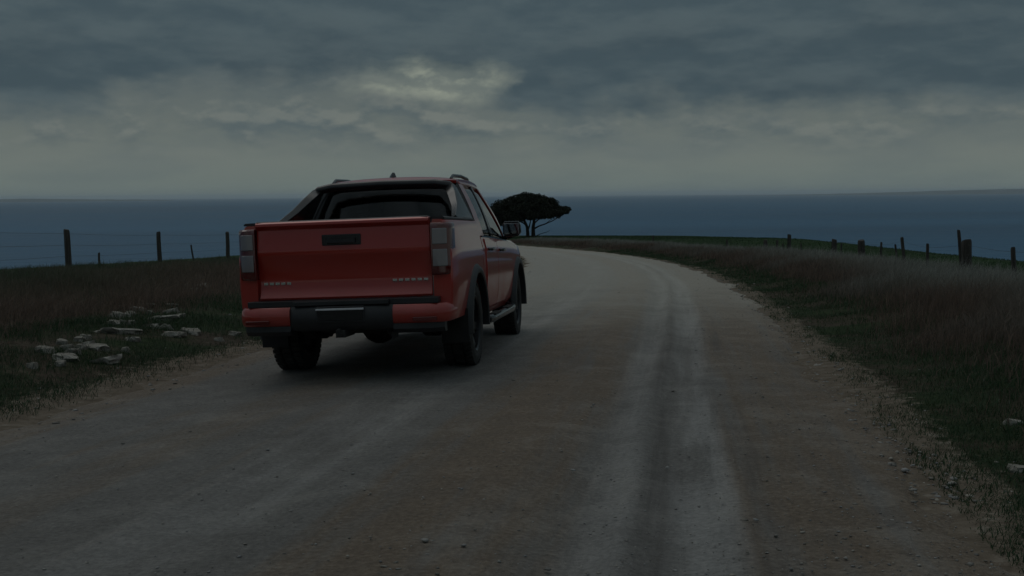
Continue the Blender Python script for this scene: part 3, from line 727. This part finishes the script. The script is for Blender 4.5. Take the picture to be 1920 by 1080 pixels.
        # headlamp
        P('headlamp', loft([[(s*x, y, z) for x, y, z in ((.52, 3.98+d, .80), (.80, 3.86+d, .80), (.88, 3.66+d, .86), (.86, 3.64+d, .945), (.78, 3.82+d, .92), (.53, 3.96+d, .885))] for d in (-.06, .035)]), M['headlamp'], bevel=.008)
    P('grille', join(box(-.52, .52, 3.98, 4.045, .62, .88), *[box(-.50, .50, 4.04, 4.06, z, z+.028) for z in (.66, .735, .81)]), gls, bevel=.008)
    P('front_bumper', loft([[(x, y, z) for y, z in ((yy-.12, .40), (yy, .42), (yy+.03, .52), (yy+.02, .60), (yy-.1, .62))] for x, yy in ((-.88, 3.74), (-.78, 3.93), (-.5, 4.03), (0, 4.06), (.5, 4.03), (.78, 3.93), (.88, 3.74))]), blk)
    # --- chassis
    P('chassis', join(*[box(*sorted((s*.40, s*.52)), -1.12, 3.75, .44, .56) for s in (1, -1)], box(-.52, .52, -1.14, -1.02, .44, .56), box(-.5, .5, .5, .6, .44, .54), box(-.5, .5, 2.2, 2.3, .40, .54)), M['steel'])
    P('underbody_light_block', box(-.74, .74, .5, 3.7, .47, .53), M['steel'])  # unseen pan, added to keep light out from under the truck
    P('rear_axle', join(tube([(-.72, 0, .385), (.72, 0, .385)], .055, 12), tube([(0, -.17, .385), (0, -.10, .385), (0, 0, .385), (0, .12, .39), (0, .22, .40)], [.07, .14, .165, .13, .06], 14)), M['steel'])
    for s in (1, -1):
        P('leaf_spring', loft([[(s*.50, y, z), (s*.57, y, z), (s*.57, y, z-.045), (s*.50, y, z-.045)] for y, z in ((-.70, .50), (-.35, .36), (0, .325), (.35, .36), (.62, .46))]), M['steel'])
        P('shock_absorber', tube([(s*.45, -.08, .32), (s*.36, .2, .60)], .028), M['steel'])
    P('spare_wheel', xf(lathe_x([(-.09, .2), (-.10, .34), (-.07, .37), (.07, .37), (.10, .34), (.09, .2)], 32), Matrix.Translation((0, -.62, .50)) @ Matrix.Rotation(R(90), 4, 'Y')), M['rubber'])
    P('exhaust', tube([(.30, .6, .42), (.34, -.2, .50), (.34, -.7, .44), (.36, -1.06, .42), (.42, -1.17, .40)], .032, 12), M['steel'])
    P('fuel_tank', box(-.40, -.02, .75, 1.9, .36, .50), M['steel'], bevel=.03)
    P('gearbox', tube([(0, .22, .42), (0, 1.6, .48), (0, 1.7, .48), (0, 2.3, .50), (0, 3.2, .52)], [.04, .04, .12, .15, .22], 10), M['steel'])
    # --- wheels
    tread = [(-.118, .255), (-.134, .29), (-.134, .335), (-.120, .362), (-.095, .374), (-.055, .3755), (-.050, .368), (-.042, .3755), (.042, .3755), (.050, .368), (.055, .3755), (.095, .374), (.120, .362), (.134, .335), (.134, .29), (.118, .255)]
    tv = lathe_x(tread, 64)
    lugs = []
    for k in range(44):
        a = 2*math.pi*k/44
        for x0, x1, da in ((-.126, -.060, 0), (.060, .126, .07), (-.038, .038, .035)):
            b = box(x0, x1, -.018, .018, .366, .386); lugs.append(xf(b, Matrix.Rotation(a+da, 4, 'X')))
    tyv = join(tv, *lugs)
    rimv = lathe_x([(.118, .262), (.125, .250), (.112, .232), (.03, .222), (-.10, .222), (-.118, .255)], 48)
    spk = []
    for k in range(6):
        A = Matrix.Rotation(2*math.pi*k/6, 4, 'X')
        for d in (-.16, .16):
            secs = [[(x0, -w+d*.32*(r-.06)/.18*1.0*.5, r), (x0, w+d*.32*(r-.06)/.18*.5, r), (x0-.045, w*.8+d*.32*(r-.06)/.18*.5, r), (x0-.045, -w*.8+d*.32*(r-.06)/.18*.5, r)] for r, w, x0 in ((.05, .024, .062), (.14, .018, .078), (.232, .020, .096))]
            spk.append(xf(loft(secs), A))
    hub = lathe_x([(.03, .001), (.088, .001), (.088, .034), (.076, .046), (.072, .075), (.03, .08)], 28)
    disc = lathe_x([(-.02, .05), (.0, .06), (.0, .17), (-.02, .17)], 32)
    shared = {}
    for ay in (0, 3.125):
        for s in (1, -1):
            fx = (lambda v: v) if s > 0 else mirror
            wl = P('wheel', fx(join(rimv, hub, *spk)), M['rim'], smooth=30)
            wl.location = (s*.785, ay, .385); wl.rotation_euler.x = random.random()
            P('tyre', fx(tyv), M['tyre_dust'], wl, smooth=30); P('brake_disc', fx(disc), M['steel'], wl)
    return root

truck = make_truck()
TYAW = R(7.2); tx0, ty0 = -1.22, 10.42
def wheel_spot(lx, ly):
    c_, s_ = math.cos(TYAW), math.sin(TYAW); return tx0+lx*c_+ly*s_, ty0-lx*s_+ly*c_
zw = {(a, b): road_z(*wheel_spot(a, b)) for a in (-.785, .785) for b in (0, 3.125)}
zl, zrt = (zw[-.785, 0]+zw[-.785, 3.125])/2, (zw[.785, 0]+zw[.785, 3.125])/2
zre, zfr = (zw[-.785, 0]+zw[.785, 0])/2, (zw[-.785, 3.125]+zw[.785, 3.125])/2
TPITCH, TROLL = math.atan((zfr-zre)/3.125), -math.atan((zrt-zl)/1.57)
truck.matrix_world = Matrix.Translation((tx0, ty0, zre-.016)) @ Matrix.Rotation(-TYAW, 4, 'Z') @ Matrix.Rotation(TPITCH, 4, 'X') @ Matrix.Rotation(TROLL, 4, 'Y')

# ------------------------------------------------------------------ fences
def post(parent, x, y, top, thick, lean=(0, 0), name='post', label=None):
    g = tz(x, y); n = 9; secs = []; base = g-.35; H = top-base
    ph = random.random()*9
    for t in (0, .3, .6, .85, .96, 1.0):
        r = thick*.5*(1.08-.14*t)*(.86 if t == 1 else 1)
        cx, cy = x+lean[0]*(t-.28)*H+.012*math.sin(t*5+ph), y+lean[1]*(t-.28)*H
        secs.append([(cx+r*(1+.16*math.sin(3*a+ph))*math.cos(a), cy+r*(1+.16*math.cos(2*a+ph))*math.sin(a), base+H*t+(.03*math.cos(a+ph)*thick*3 if t > .9 else 0)) for a in np.linspace(0, 2*math.pi, n, endpoint=False)])
    V, Fs = loft(secs); O = Vector((x, y, g))
    o = mesh(name, [Vector(p)-O for p in V], Fs, M['wood'], None, smooth=50)
    o.parent = parent; o.location = O-parent.location
    if label: o['label'] = label
    return (x+lean[0]*.72*H*.9, y+lean[1]*.72*H*.9, g, top)

def wires(parent, tops, fr):
    for f in fr:
        pts = []
        for a, b in zip(tops[:-1], tops[1:]):
            for k in range(4):
                t = k/4; za = a[2]+(a[3]-a[2])*f; zb = b[2]+(b[3]-b[2])*f
                pts.append((a[0]+(b[0]-a[0])*t, a[1]+(b[1]-a[1])*t, za+(zb-za)*t-.10*t*(1-t)))
        e = tops[-1]; pts.append((e[0], e[1], e[2]+(e[3]-e[2])*f))
        O = parent.location
        v, fs = tube([Vector(p)-O for p in pts], [.002+.00002*p[1] for p in pts], 5)
        mesh('wire', v, fs, M['wire'], parent, smooth=80)

fl = empty('wire_fence', (-10.93, 28, tz(-10.93, 28)))
tag(fl, 'sparse post and wire fence along the cliff edge above the rocky verge', 'fence')
P0 = lambda y, off: -SL*y+off
tops = [post(fl, -9.9, 16, P0(16, 1.5), .11), post(fl, -10.93, 28, P0(28, 1.38), .15, (-.05, 0)),
        post(fl, -12.44, 40, P0(40, 1.34), .16), post(fl, -13.02, 52, P0(52, 1.35), .17), post(fl, -13.2, 66, P0(66, 1.35), .16), post(fl, -13.6, 82, P0(82, 1.3), .16)]
wires(fl, tops, (.35, .62, .9))
post(fl, -12.2, 33.5, P0(33.5, .72), .07, (.02, 0), label='short thin broken post')
post(fl, -13.0, 46.3, P0(46.3, .82), .07, (-.12, 0), label='thin leaning dropper')

fr = empty('wire_fence', (10.46, 26, tz(10.46, 26)))
tag(fr, 'leaning timber post and wire fence between the dry grass and the green field', 'fence')
# x, y, top above the road plane, thickness, lean, label
RP = [(9.2, 16, .95, .09, (0, 0), None), (9.82, 22, .86, .09, (-.10, 0), None), (10.46, 26, .97, .23, (-.03, 0), 'thick weathered strainer post'),
      (11.04, 30, .84, .085, (-.05, 0), None), (11.81, 34, .99, .10, (-.09, 0), None), (13.68, 42, .76, .085, (0, 0), None), (14.2, 46, .80, .29, (0, 0), 'thick weathered strainer post'),
      (14.76, 52, .80, .25, (.02, 0), 'thick weathered strainer post'), (15.44, 66, .68, .14, (0, 0), None), (15.2, 80, .62, .13, (0, 0), None), (13.1, 105, .85, .17, (0, 0), None), (8.2, 122, .8, .14, (0, 0), None), (5.0, 131, .7, .14, (0, 0), None), (2.6, 140, .6, .14, (0, 0), None)]
tops = [post(fr, x, y, P0(y, h), th, ln, label=lb) for x, y, h, th, ln, lb in RP]
wires(fr, tops, (.3, .5, .7, .9))
for x, y, h, th, ln in [(10.22, 25.6, 1.20, .085, (-.13, 0)), (11.55, 33.7, .78, .06, (-.16, 0)), (14.1, 48.5, .66, .07, (0, 0)), (14.3, 56, .58, .07, (0, 0)), (14.6, 61, .52, .08, (0, 0)),
                        (18.1, 74, .96, .26, (0, 0)), (16.6, 74, .62, .2, (0, 0)), (17.0, 76, .6, .22, (0, 0))]:
    post(fr, x, y, P0(y, h), th, ln)

# ------------------------------------------------------------------ limestone on the verges
def rock_thing(x, y, sx, sy, sz, seed, label, grp, name='limestone_rock', sink=.35):
    bm = bmesh.new(); bmesh.ops.create_icosphere(bm, subdivisions=3, radius=1)
    for v in bm.verts:
        p = v.co.copy()
        d = 1+.55*mnoise.noise(p*1.2+Vector((seed*3.1, 0, 0)))+.26*mnoise.noise(p*2.9+Vector((0, seed*2.3, 0)))+.05*mnoise.noise(p*8+Vector((0, 0, seed)))
        q = Vector((p.x*d, p.y*d, p.z*d)); q.z = max(-.6, min(.55+.10*mnoise.noise(p*2+Vector((seed, 0, 0))), q.z))*1.4
        v.co = Vector((q.x*sx, q.y*sy, q.z*sz))
    me = bpy.data.meshes.new(name); bm.to_mesh(me); bm.free(); me.shade_smooth(); me.set_sharp_from_angle(angle=R(38))
    o = link(name, me, M['rock']); o.location = (x, y, tz(x, y)+sz*(1-2*sink)*.5)
    o.rotation_euler = (random.uniform(-.22, .22), random.uniform(-.22, .22), random.uniform(-.5, .5))
    return tag(o, label, 'rock', grp, 'thing')
G1 = 'limestone slabs on the rocky verge'
LAB = 'flat pale limestone slab half buried in the grassy verge beside the cliff fence'
spots = [(369, 537, 22), (300, 560, 17), (225, 593, 17), (292, 615, 20), (222, 624, 30), (327, 630, 18), (359, 625, 15), (180, 655, 17), (127, 674, 22), (197, 680, 24), (264, 583, 15), (84, 660, 16), (440, 629, 10), (303, 600, 24), (250, 640, 12), (280, 575, 10), (150, 640, 10), (340, 550, 12), (410, 640, 8), (60, 690, 9), (235, 660, 9)]
rk = random.Random(3)
for k in range(26):                                            # smaller broken rock between the slabs, along the foot of the bank
    t = rk.random(); spots.append((385-300*t+rk.gauss(0, 16), 540+135*t+rk.gauss(0, 13), rk.choice((6, 7, 8, 9, 11, 13))))
for i, (px, py, w) in enumerate(spots):
    gx, gy = ground_at(px, py); s = w*gy/FPX
    lb, gp = (LAB, G1)
    if i == 7: lb, gp = 'whitest limestone slab among the rocks on the verge beside the cliff fence', None
    if i >= 21: lb, gp = 'small broken limestone rock lying between the larger slabs on the cliff side verge', 'small rocks between the slabs'
    if i == 0: lb, gp = 'pale limestone rock highest up the bank at the foot of the brown dry grass', None
    if i == 12: lb, gp = 'small limestone rock on the cliff side verge closest to the red truck', None
    if i == 4: lb, gp = 'widest brownish limestone slab on the verge beside the cliff fence', None
    rock_thing(gx, gy, s*1.15, s*random.uniform(.55, 1.1), max(.05, s*random.uniform(.18, .30)), i+1, lb, gp, sink=.30)
for i, (px, py, w) in enumerate([(1900, 795, 15), (1908, 884, 18)]):
    gx, gy = ground_at(px, py); s = w*gy/FPX
    rock_thing(gx, gy, s*1.2, s*.8, .028, 40+i, 'small pale stone in the short green grass beside the road shoulder', 'stones in the green verge', 'verge_stone', .2)
# small broken stone along both road edges
n_ = 1500; py_ = 4+np.exp(rng.uniform(0, math.log(52), n_)); sd = rng.random(n_) < .55
q_ = rng.gamma(1.6, .28, n_)-.35
px_ = np.where(sd, xR(py_)+q_*.55-.1, xL(py_)-q_*1.9)
pz_ = terrain(px_, py_)
pz_ = np.array([max(a, road_z(b, c)) if xL(c)-.4 < b < xR(c)+.4 else a for a, b, c in zip(pz_, px_, py_)])
sz_ = np.clip(rng.lognormal(-4.75, .5, n_), .005, .026)*(.8+.02*py_)
o = scatter_stones('verge_gravel', np.stack([px_, py_, pz_], 1), sz_, M['stone'], 'small broken limestone along the road edges')

# ------------------------------------------------------------------ grass
def blades(name, x, y, h, w, lean, c0, c1, label, cat='grass', zoff=0.0):
    n = len(x); z = terrain(x, y)+zoff
    a = rng.uniform(0, 2*math.pi, n); la = rng.uniform(0, 2*math.pi, n)
    dx, dy = np.cos(a)*w/2, np.sin(a)*w/2
    lx, ly = np.cos(la)*lean*h+.10*h, np.sin(la)*lean*h
    P_ = np.stack([x, y, z-.02], 1)
    V = np.empty((n, 5, 3))
    side = np.stack([dx, dy, 0*dx], 1)
    mid = P_+np.stack([lx*.32, ly*.32, h*.58], 1); tip = P_+np.stack([lx, ly, h*(1-.35*lean)], 1)
    V[:, 0] = P_-side; V[:, 1] = P_+side; V[:, 2] = mid-side*.75; V[:, 3] = mid+side*.75; V[:, 4] = tip
    b = (np.arange(n)*5)[:, None]
    L = (b+np.array([0, 1, 3, 2, 2, 3, 4])[None]).ravel()
    o = np_mesh(name, V.reshape(-1, 3), L, np.tile([4, 3], n), M['blade'])
    col = np.empty((n, 5, 3)); col[:, :2] = c0[:, None]; col[:, 2:4] = (.5*c0+.5*c1)[:, None]; col[:, 4] = c1
    color_attr(o, 'tint', col.reshape(-1, 3))
    return tag(o, label, cat, kind='stuff')

def sample(n, lo, hi, y0, y1, sidef, clump=.0, seed=1):
    """points by the road side, thinning with distance, clumped"""
    X_, Y_, Q_ = [], [], []; got = 0
    while got < n:
        y = y0-1+np.exp(rng.uniform(0, math.log(y1-y0+1), n*2)); q = rng.uniform(lo, hi, n*2)
        x = sidef(y, q)
        k = (np.abs(x) < .50*y+2.2) & (rng.random(n*2) < np.clip(.5+clump*fbm(x, y, 1.1, 3, seed), .03, 1))
        X_.append(x[k]); Y_.append(y[k]); Q_.append(q[k]); got += k.sum()
    return np.concatenate(X_)[:n], np.concatenate(Y_)[:n], np.concatenate(Q_)[:n]
rightf = lambda y, q: xR(y)+q
leftf = lambda y, q: xL(y)-q
def tints(n, pal, j=.25):
    pal = np.array(pal); c = pal[rng.integers(0, len(pal), n)]; return c*rng.uniform(1-j, 1+j, (n, 1))
wid = lambda y, base: np.maximum(base, y*.00042)*rng.uniform(.7, 1.3, len(y))

GREEN = [(.026, .060, .028), (.036, .074, .034), (.022, .046, .022), (.050, .076, .040)]
RUST = [(.135, .095, .074), (.105, .08, .064), (.165, .118, .09), (.085, .07, .058)]
STRAW = [(.30, .30, .27), (.23, .235, .21), (.36, .355, .32), (.18, .195, .17)]
DULL = [(.075, .078, .06), (.10, .094, .075), (.052, .066, .045)]

# short green turf right of the road
n = 170000; x, y, q = sample(n, -.12, 3.2, 3.0, 70, rightf, .9, 3)
k = rng.random(n) < np.clip(1.7-.42*q+.5*fbm(x, y, .8, 2, 5), .1, 1)*np.clip(.3+(q+.12)*3, 0, 1); x, y, q = x[k], y[k], q[k]; n = len(x)
blades('short_grass', x, y, rng.uniform(.03, .11, n)*(.6+.5*np.clip(q, 0, 1.2)), wid(y, .0045), rng.uniform(.35, 1.2, n), tints(n, GREEN), tints(n, GREEN+[(.07, .08, .035)]), 'short green grass edging the road shoulder below the dry grass')
n = 70000; y = rng.uniform(3.2, 13, n); q = rng.uniform(-.05, 3.4, n); x = xR(y)+q
k = (x < .5*y+2.2) & (rng.random(n) < np.clip(.75+.9*fbm(x, y, 1.4, 3, 41), .06, 1)*np.clip(.12+q*1.6, 0, 1)); x, y, q = x[k], y[k], q[k]; n = len(x)
blades('fine_grass', x, y, rng.uniform(.02, .085, n)*(.55+.5*np.clip(q, 0, 1.4)), rng.uniform(.0025, .005, n), rng.uniform(.4, 1.3, n), tints(n, GREEN+DULL[:1]), tints(n, GREEN+DULL+STRAW[3:]), 'fine green and dry blades in the turf beside the road shoulder')
# rusty dry grass, then paler seed heads towards the fence
n = 200000; x, y, q = sample(n, .55, 6.2, 4.0, 125, rightf, 1.0, 7)
k = rng.random(n) < np.clip((q-.9)*.75+.35*fbm(x, y, .7, 2, 4), .03, 1)*np.clip((7-q)*.6, 0, 1); x, y, q = x[k], y[k], q[k]; n = len(x)
f = np.clip((q-1.5)/2.2+.75*fbm(x, y, .35, 3, 21), 0, 1)[:, None]
tall = (.16+.30*sstep(.6, 2.6, q)+.14*sstep(2.8, 4.5, q))*(1+.35*fbm(x, y, .9, 2, 15))
c0 = tints(n, RUST)*(1-f)+tints(n, DULL+STRAW[3:])*f; c1 = tints(n, RUST, .4)*(1-f)*1.25+tints(n, STRAW)*f
blades('dry_grass', x, y, tall*rng.uniform(.5, 1.15, n), wid(y, .006), rng.uniform(.1, .7, n), c0, c1, 'tall rusty and straw coloured dry grass in front of the timber fence')
# rough grass under and beyond the right fence
n = 60000; x, y, q = sample(n, 5.2, 9.5, 9, 120, rightf, .8, 9)
blades('rough_grass', x, y, rng.uniform(.08, .30, n), wid(y, .008), rng.uniform(.2, .8, n), tints(n, DULL+GREEN), tints(n, DULL+STRAW[1:2]+STRAW[3:]), 'rough dull grass around the timber fence')
# young crop in the field
n = 150000; y = 18+np.exp(rng.uniform(0, math.log(215), n)); x = xR(y)+rng.uniform(6.5, 30, n)
k = (x < edgeR(y)+2) & (x < .52*y+2); x, y = x[k], y[k]; n = len(x)
blades('field_crop', x, y, rng.uniform(.05, .16, n), np.maximum(.012, y*.0004)*rng.uniform(.6, 1.3, n), rng.uniform(.2, .9, n), tints(n, GREEN[:2]), tints(n, [(.022, .050, .014), (.034, .064, .022)]), 'low green crop covering the field above the sea', 'crop')
# left verge
n = 170000; x, y, q = sample(n, -.1, 5.0, 5.0, 60, leftf, 1.0, 13)
k = rng.random(n) < np.clip(1.2-.28*q+.9*fbm(x, y, .7, 3, 25), .04, 1)*np.clip(.1+(q+.1)*1.6, 0, 1); x, y, q = x[k], y[k], q[k]; n = len(x)
blades('short_grass', x, y, rng.uniform(.03, .13, n)*(.7+.6*np.clip(q/2, 0, 1)), wid(y, .005), rng.uniform(.35, 1.2, n), tints(n, GREEN+DULL[:1]), tints(n, GREEN+[(.07, .08, .045)]), 'low green grass among the limestone rocks by the cliff side')
n = 130000; x, y, q = sample(n, 1.6, 10.5, 6.0, 90, leftf, 1.0, 17)
k = (rng.random(n) < np.clip((q-1.8)*.5+.6*fbm(x, y, .5, 3, 31), .02, 1)) & (x > edgeL(y)-1.5); x, y, q = x[k], y[k], q[k]; n = len(x)
f = np.clip((q-4.5)/4+.6*fbm(x, y, .3, 2, 27), 0, 1)[:, None]
c0 = (tints(n, RUST)*(1-f)+tints(n, DULL+GREEN)*f)*1.2; c1 = (tints(n, RUST, .4)*(1-f)+tints(n, DULL+GREEN[3:])*f)*1.3
blades('dry_grass', x, y, (.10+.22*sstep(1.5, 4.0, q)*(1-.35*sstep(6, 9, q)))*(1+.4*fbm(x, y, .8, 2, 19))*rng.uniform(.5, 1.2, n), wid(y, .007), rng.uniform(.15, .8, n), c0, c1, 'brown dry grass on the bank below the cliff edge fence')

# ------------------------------------------------------------------ the wind-shaped tree
def make_tree(x, y):
    z = tz(x, y); root = empty('cypress_tree', (x, y, z))
    tag(root, 'lone dark umbrella shaped tree with two trunks beside the road bend', 'tree')
    r2 = random.Random(5)
    limbs = []
    def limb(name, pts, r0, r1, par):
        n = len(pts); v, f = tube(pts, [r0+(r1-r0)*(i/(n-1))**.8 for i in range(n)], 8)
        return mesh(name, v, f, M['bark'], par, smooth=60)
    t1 = limb('trunk', [(-.35, 0, -.4), (-.33, 0, .6), (-.42, .1, 1.5), (-.75, .1, 2.3), (-1.2, 0, 3.0)], .30, .16, root)
    t2 = limb('trunk', [(.55, .1, -.4), (.50, .1, .5), (.48, 0, 1.4), (.62, -.1, 2.2), (.55, 0, 3.0), (.3, 0, 4.2)], .36, .14, root)
    limb('branch', [(-.33, 0, .9), (-.05, .1, 1.7), (.1, .1, 2.4), (.0, .3, 3.2)], .13, .06, t1)
    limb('branch', [(-.42, .1, 1.6), (-.95, -.3, 2.1), (-1.8, -.5, 2.5), (-2.8, -.6, 2.9)], .14, .06, t1)
    limb('branch', [(-.75, .1, 2.3), (-1.2, .6, 2.9), (-2.2, 1.2, 3.4)], .13, .05, t1)
    limb('branch', [(.55, 0, 1.2), (1.4, -.2, 1.65), (2.3, -.3, 1.95), (3.4, -.2, 2.4), (4.6, 0, 3.1), (5.2, 0, 3.6)], .14, .03, t2)
    limb('branch', [(.6, -.1, 2.0), (1.3, .3, 2.6), (2.2, .5, 3.0), (3.3, .6, 3.5)], .13, .04, t2)
    limb('branch', [(.6, 0, 2.5), (1.1, -.6, 3.1), (1.9, -1.2, 3.6)], .12, .05, t2)
    limb('branch', [(2.3, -.3, 1.95), (3.2, .3, 2.6), (4.3, .5, 2.9)], .06, .02, t2)
    limb('branch', [(.7, .1, .05), (1.6, 0, .45), (2.6, -.1, .75), (3.0, -.1, 1.0)], .07, .02, root)
    for k in range(7):
        a = r2.uniform(0, 6.28); limb('branch', [(.3, 0, 3.2), (.3+1.2*math.cos(a), 1.1*math.sin(a), 4.0), (.3+2.4*math.cos(a), 2*math.sin(a), 4.8)], .10, .03, t2)
    # crown: leaf sprays gathered into clumps under a domed outline
    top = lambda u: 6.75*math.sqrt(max(0, 1-abs(u)**2.4)) if abs(u) < 1 else 0
    cl = []
    while len(cl) < 300:
        px = r2.uniform(-6.2, 5.6); py_ = r2.uniform(-4.6, 4.6)
        u = (px+.3)/(5.9); rr = math.sqrt(u*u+(py_/4.7)**2)
        if rr > 1: continue
        hi = 2.7+3.85*(1-rr**2.3)**.62 if rr < 1 else 2.7
        lo = float(np.interp(px, [-6, -5, -2.6, -.9, 1.2, 3, 5.5], [2.7, 1.9, 2.1, 3.0, 3.05, 3.4, 4.1]))
        pz = hi-r2.random()**1.6*(max(.4, hi-lo)) - .3
        cl.append((px, py_, max(pz, lo), r2.uniform(.45, .95)))
    for px, pz in ((5.35, 4.35), (5.7, 4.2), (5.0, 3.7), (5.5, 3.6), (4.6, 3.3), (4.2, 3.0), (-5.9, 3.0), (-5.2, 2.3), (-4.4, 2.0), (-3.4, 1.95), (-2.6, 2.2), (3.2, 3.0)):
        cl.append((px, r2.uniform(-.8, .8), pz, r2.uniform(.28, .45)))
    V, cols = [], []
    for cx, cy, cz, cr in cl:
        k = int(330*cr*cr)+40
        d = rng.standard_normal((k, 3)); d /= np.linalg.norm(d, axis=1)[:, None]; d *= (rng.random((k, 1))**.45)*cr*np.array([1.15, 1.15, .62])
        c = np.array([cx, cy, cz])+d
        a = rng.standard_normal((k, 3)); a /= np.linalg.norm(a, axis=1)[:, None]; b = np.cross(a, rng.standard_normal((k, 3))); b /= np.linalg.norm(b, axis=1)[:, None]
        s = rng.uniform(.07, .17, (k, 1))
        V.append(np.stack([c-a*s-b*s*.35, c+a*s*.2-b*s*.6, c+a*s*1.3, c+a*s*.1+b*s*.6], 1))
        cc = np.array([.013, .018, .010])*rng.uniform(.6, 1.6, (k, 1)); cols.append(np.repeat(cc, 4, 0))
    V = np.concatenate(V).reshape(-1, 3); nf = len(V)//4
    cr_ = np_mesh('crown', V, np.arange(nf*4), np.full(nf, 4), M['leaf'], smooth=False); color_attr(cr_, 'tint', np.concatenate(cols)); cr_.parent = root
    return root
make_tree(2.75, 170)

# tiny white tower on the far headland
a = math.atan((1881-960)/FPX); d = 19600
lt = empty('white_tower', (d*math.sin(a), d*math.cos(a), SEA+70))
tag(lt, 'tiny white tower on the hazy headland across the water', 'tower')
M['white'] = mat('white_wall', (.8, .8, .78), .7)
mesh('shaft', *loft([[(r*math.cos(k*math.pi/6), r*math.sin(k*math.pi/6), z) for k in range(12)] for r, z in ((9, -5), (8, 20), (7, 34))]), M['white'], lt)
mesh('lantern', *loft([[(r*math.cos(k*math.pi/6), r*math.sin(k*math.pi/6), z) for k in range(12)] for r, z in ((8.5, 34), (8.5, 36), (5, 36.1), (5, 42), (1, 46))]), M['white'], lt)

# ------------------------------------------------------------------ sea haze
def haze():
    v, f = box(-62000, 62000, -62000, 62000, SEA-7, 75)
    m = bpy.data.materials.new('haze'); m.use_nodes = True; t = m.node_tree; t.nodes.clear(); n = N(t)
    p = n.new('ShaderNodeVolumePrincipled', {'Color': (.86, .93, .95, 1), 'Density': 4.5e-5, 'Anisotropy': .1})
    o = n.new('ShaderNodeOutputMaterial'); t.links.new(p.outputs[0], o.inputs['Volume'])
    h = mesh('haze', v, f, m, smooth=0); tag(h, 'pale sea haze', 'haze', kind='stuff')
haze()
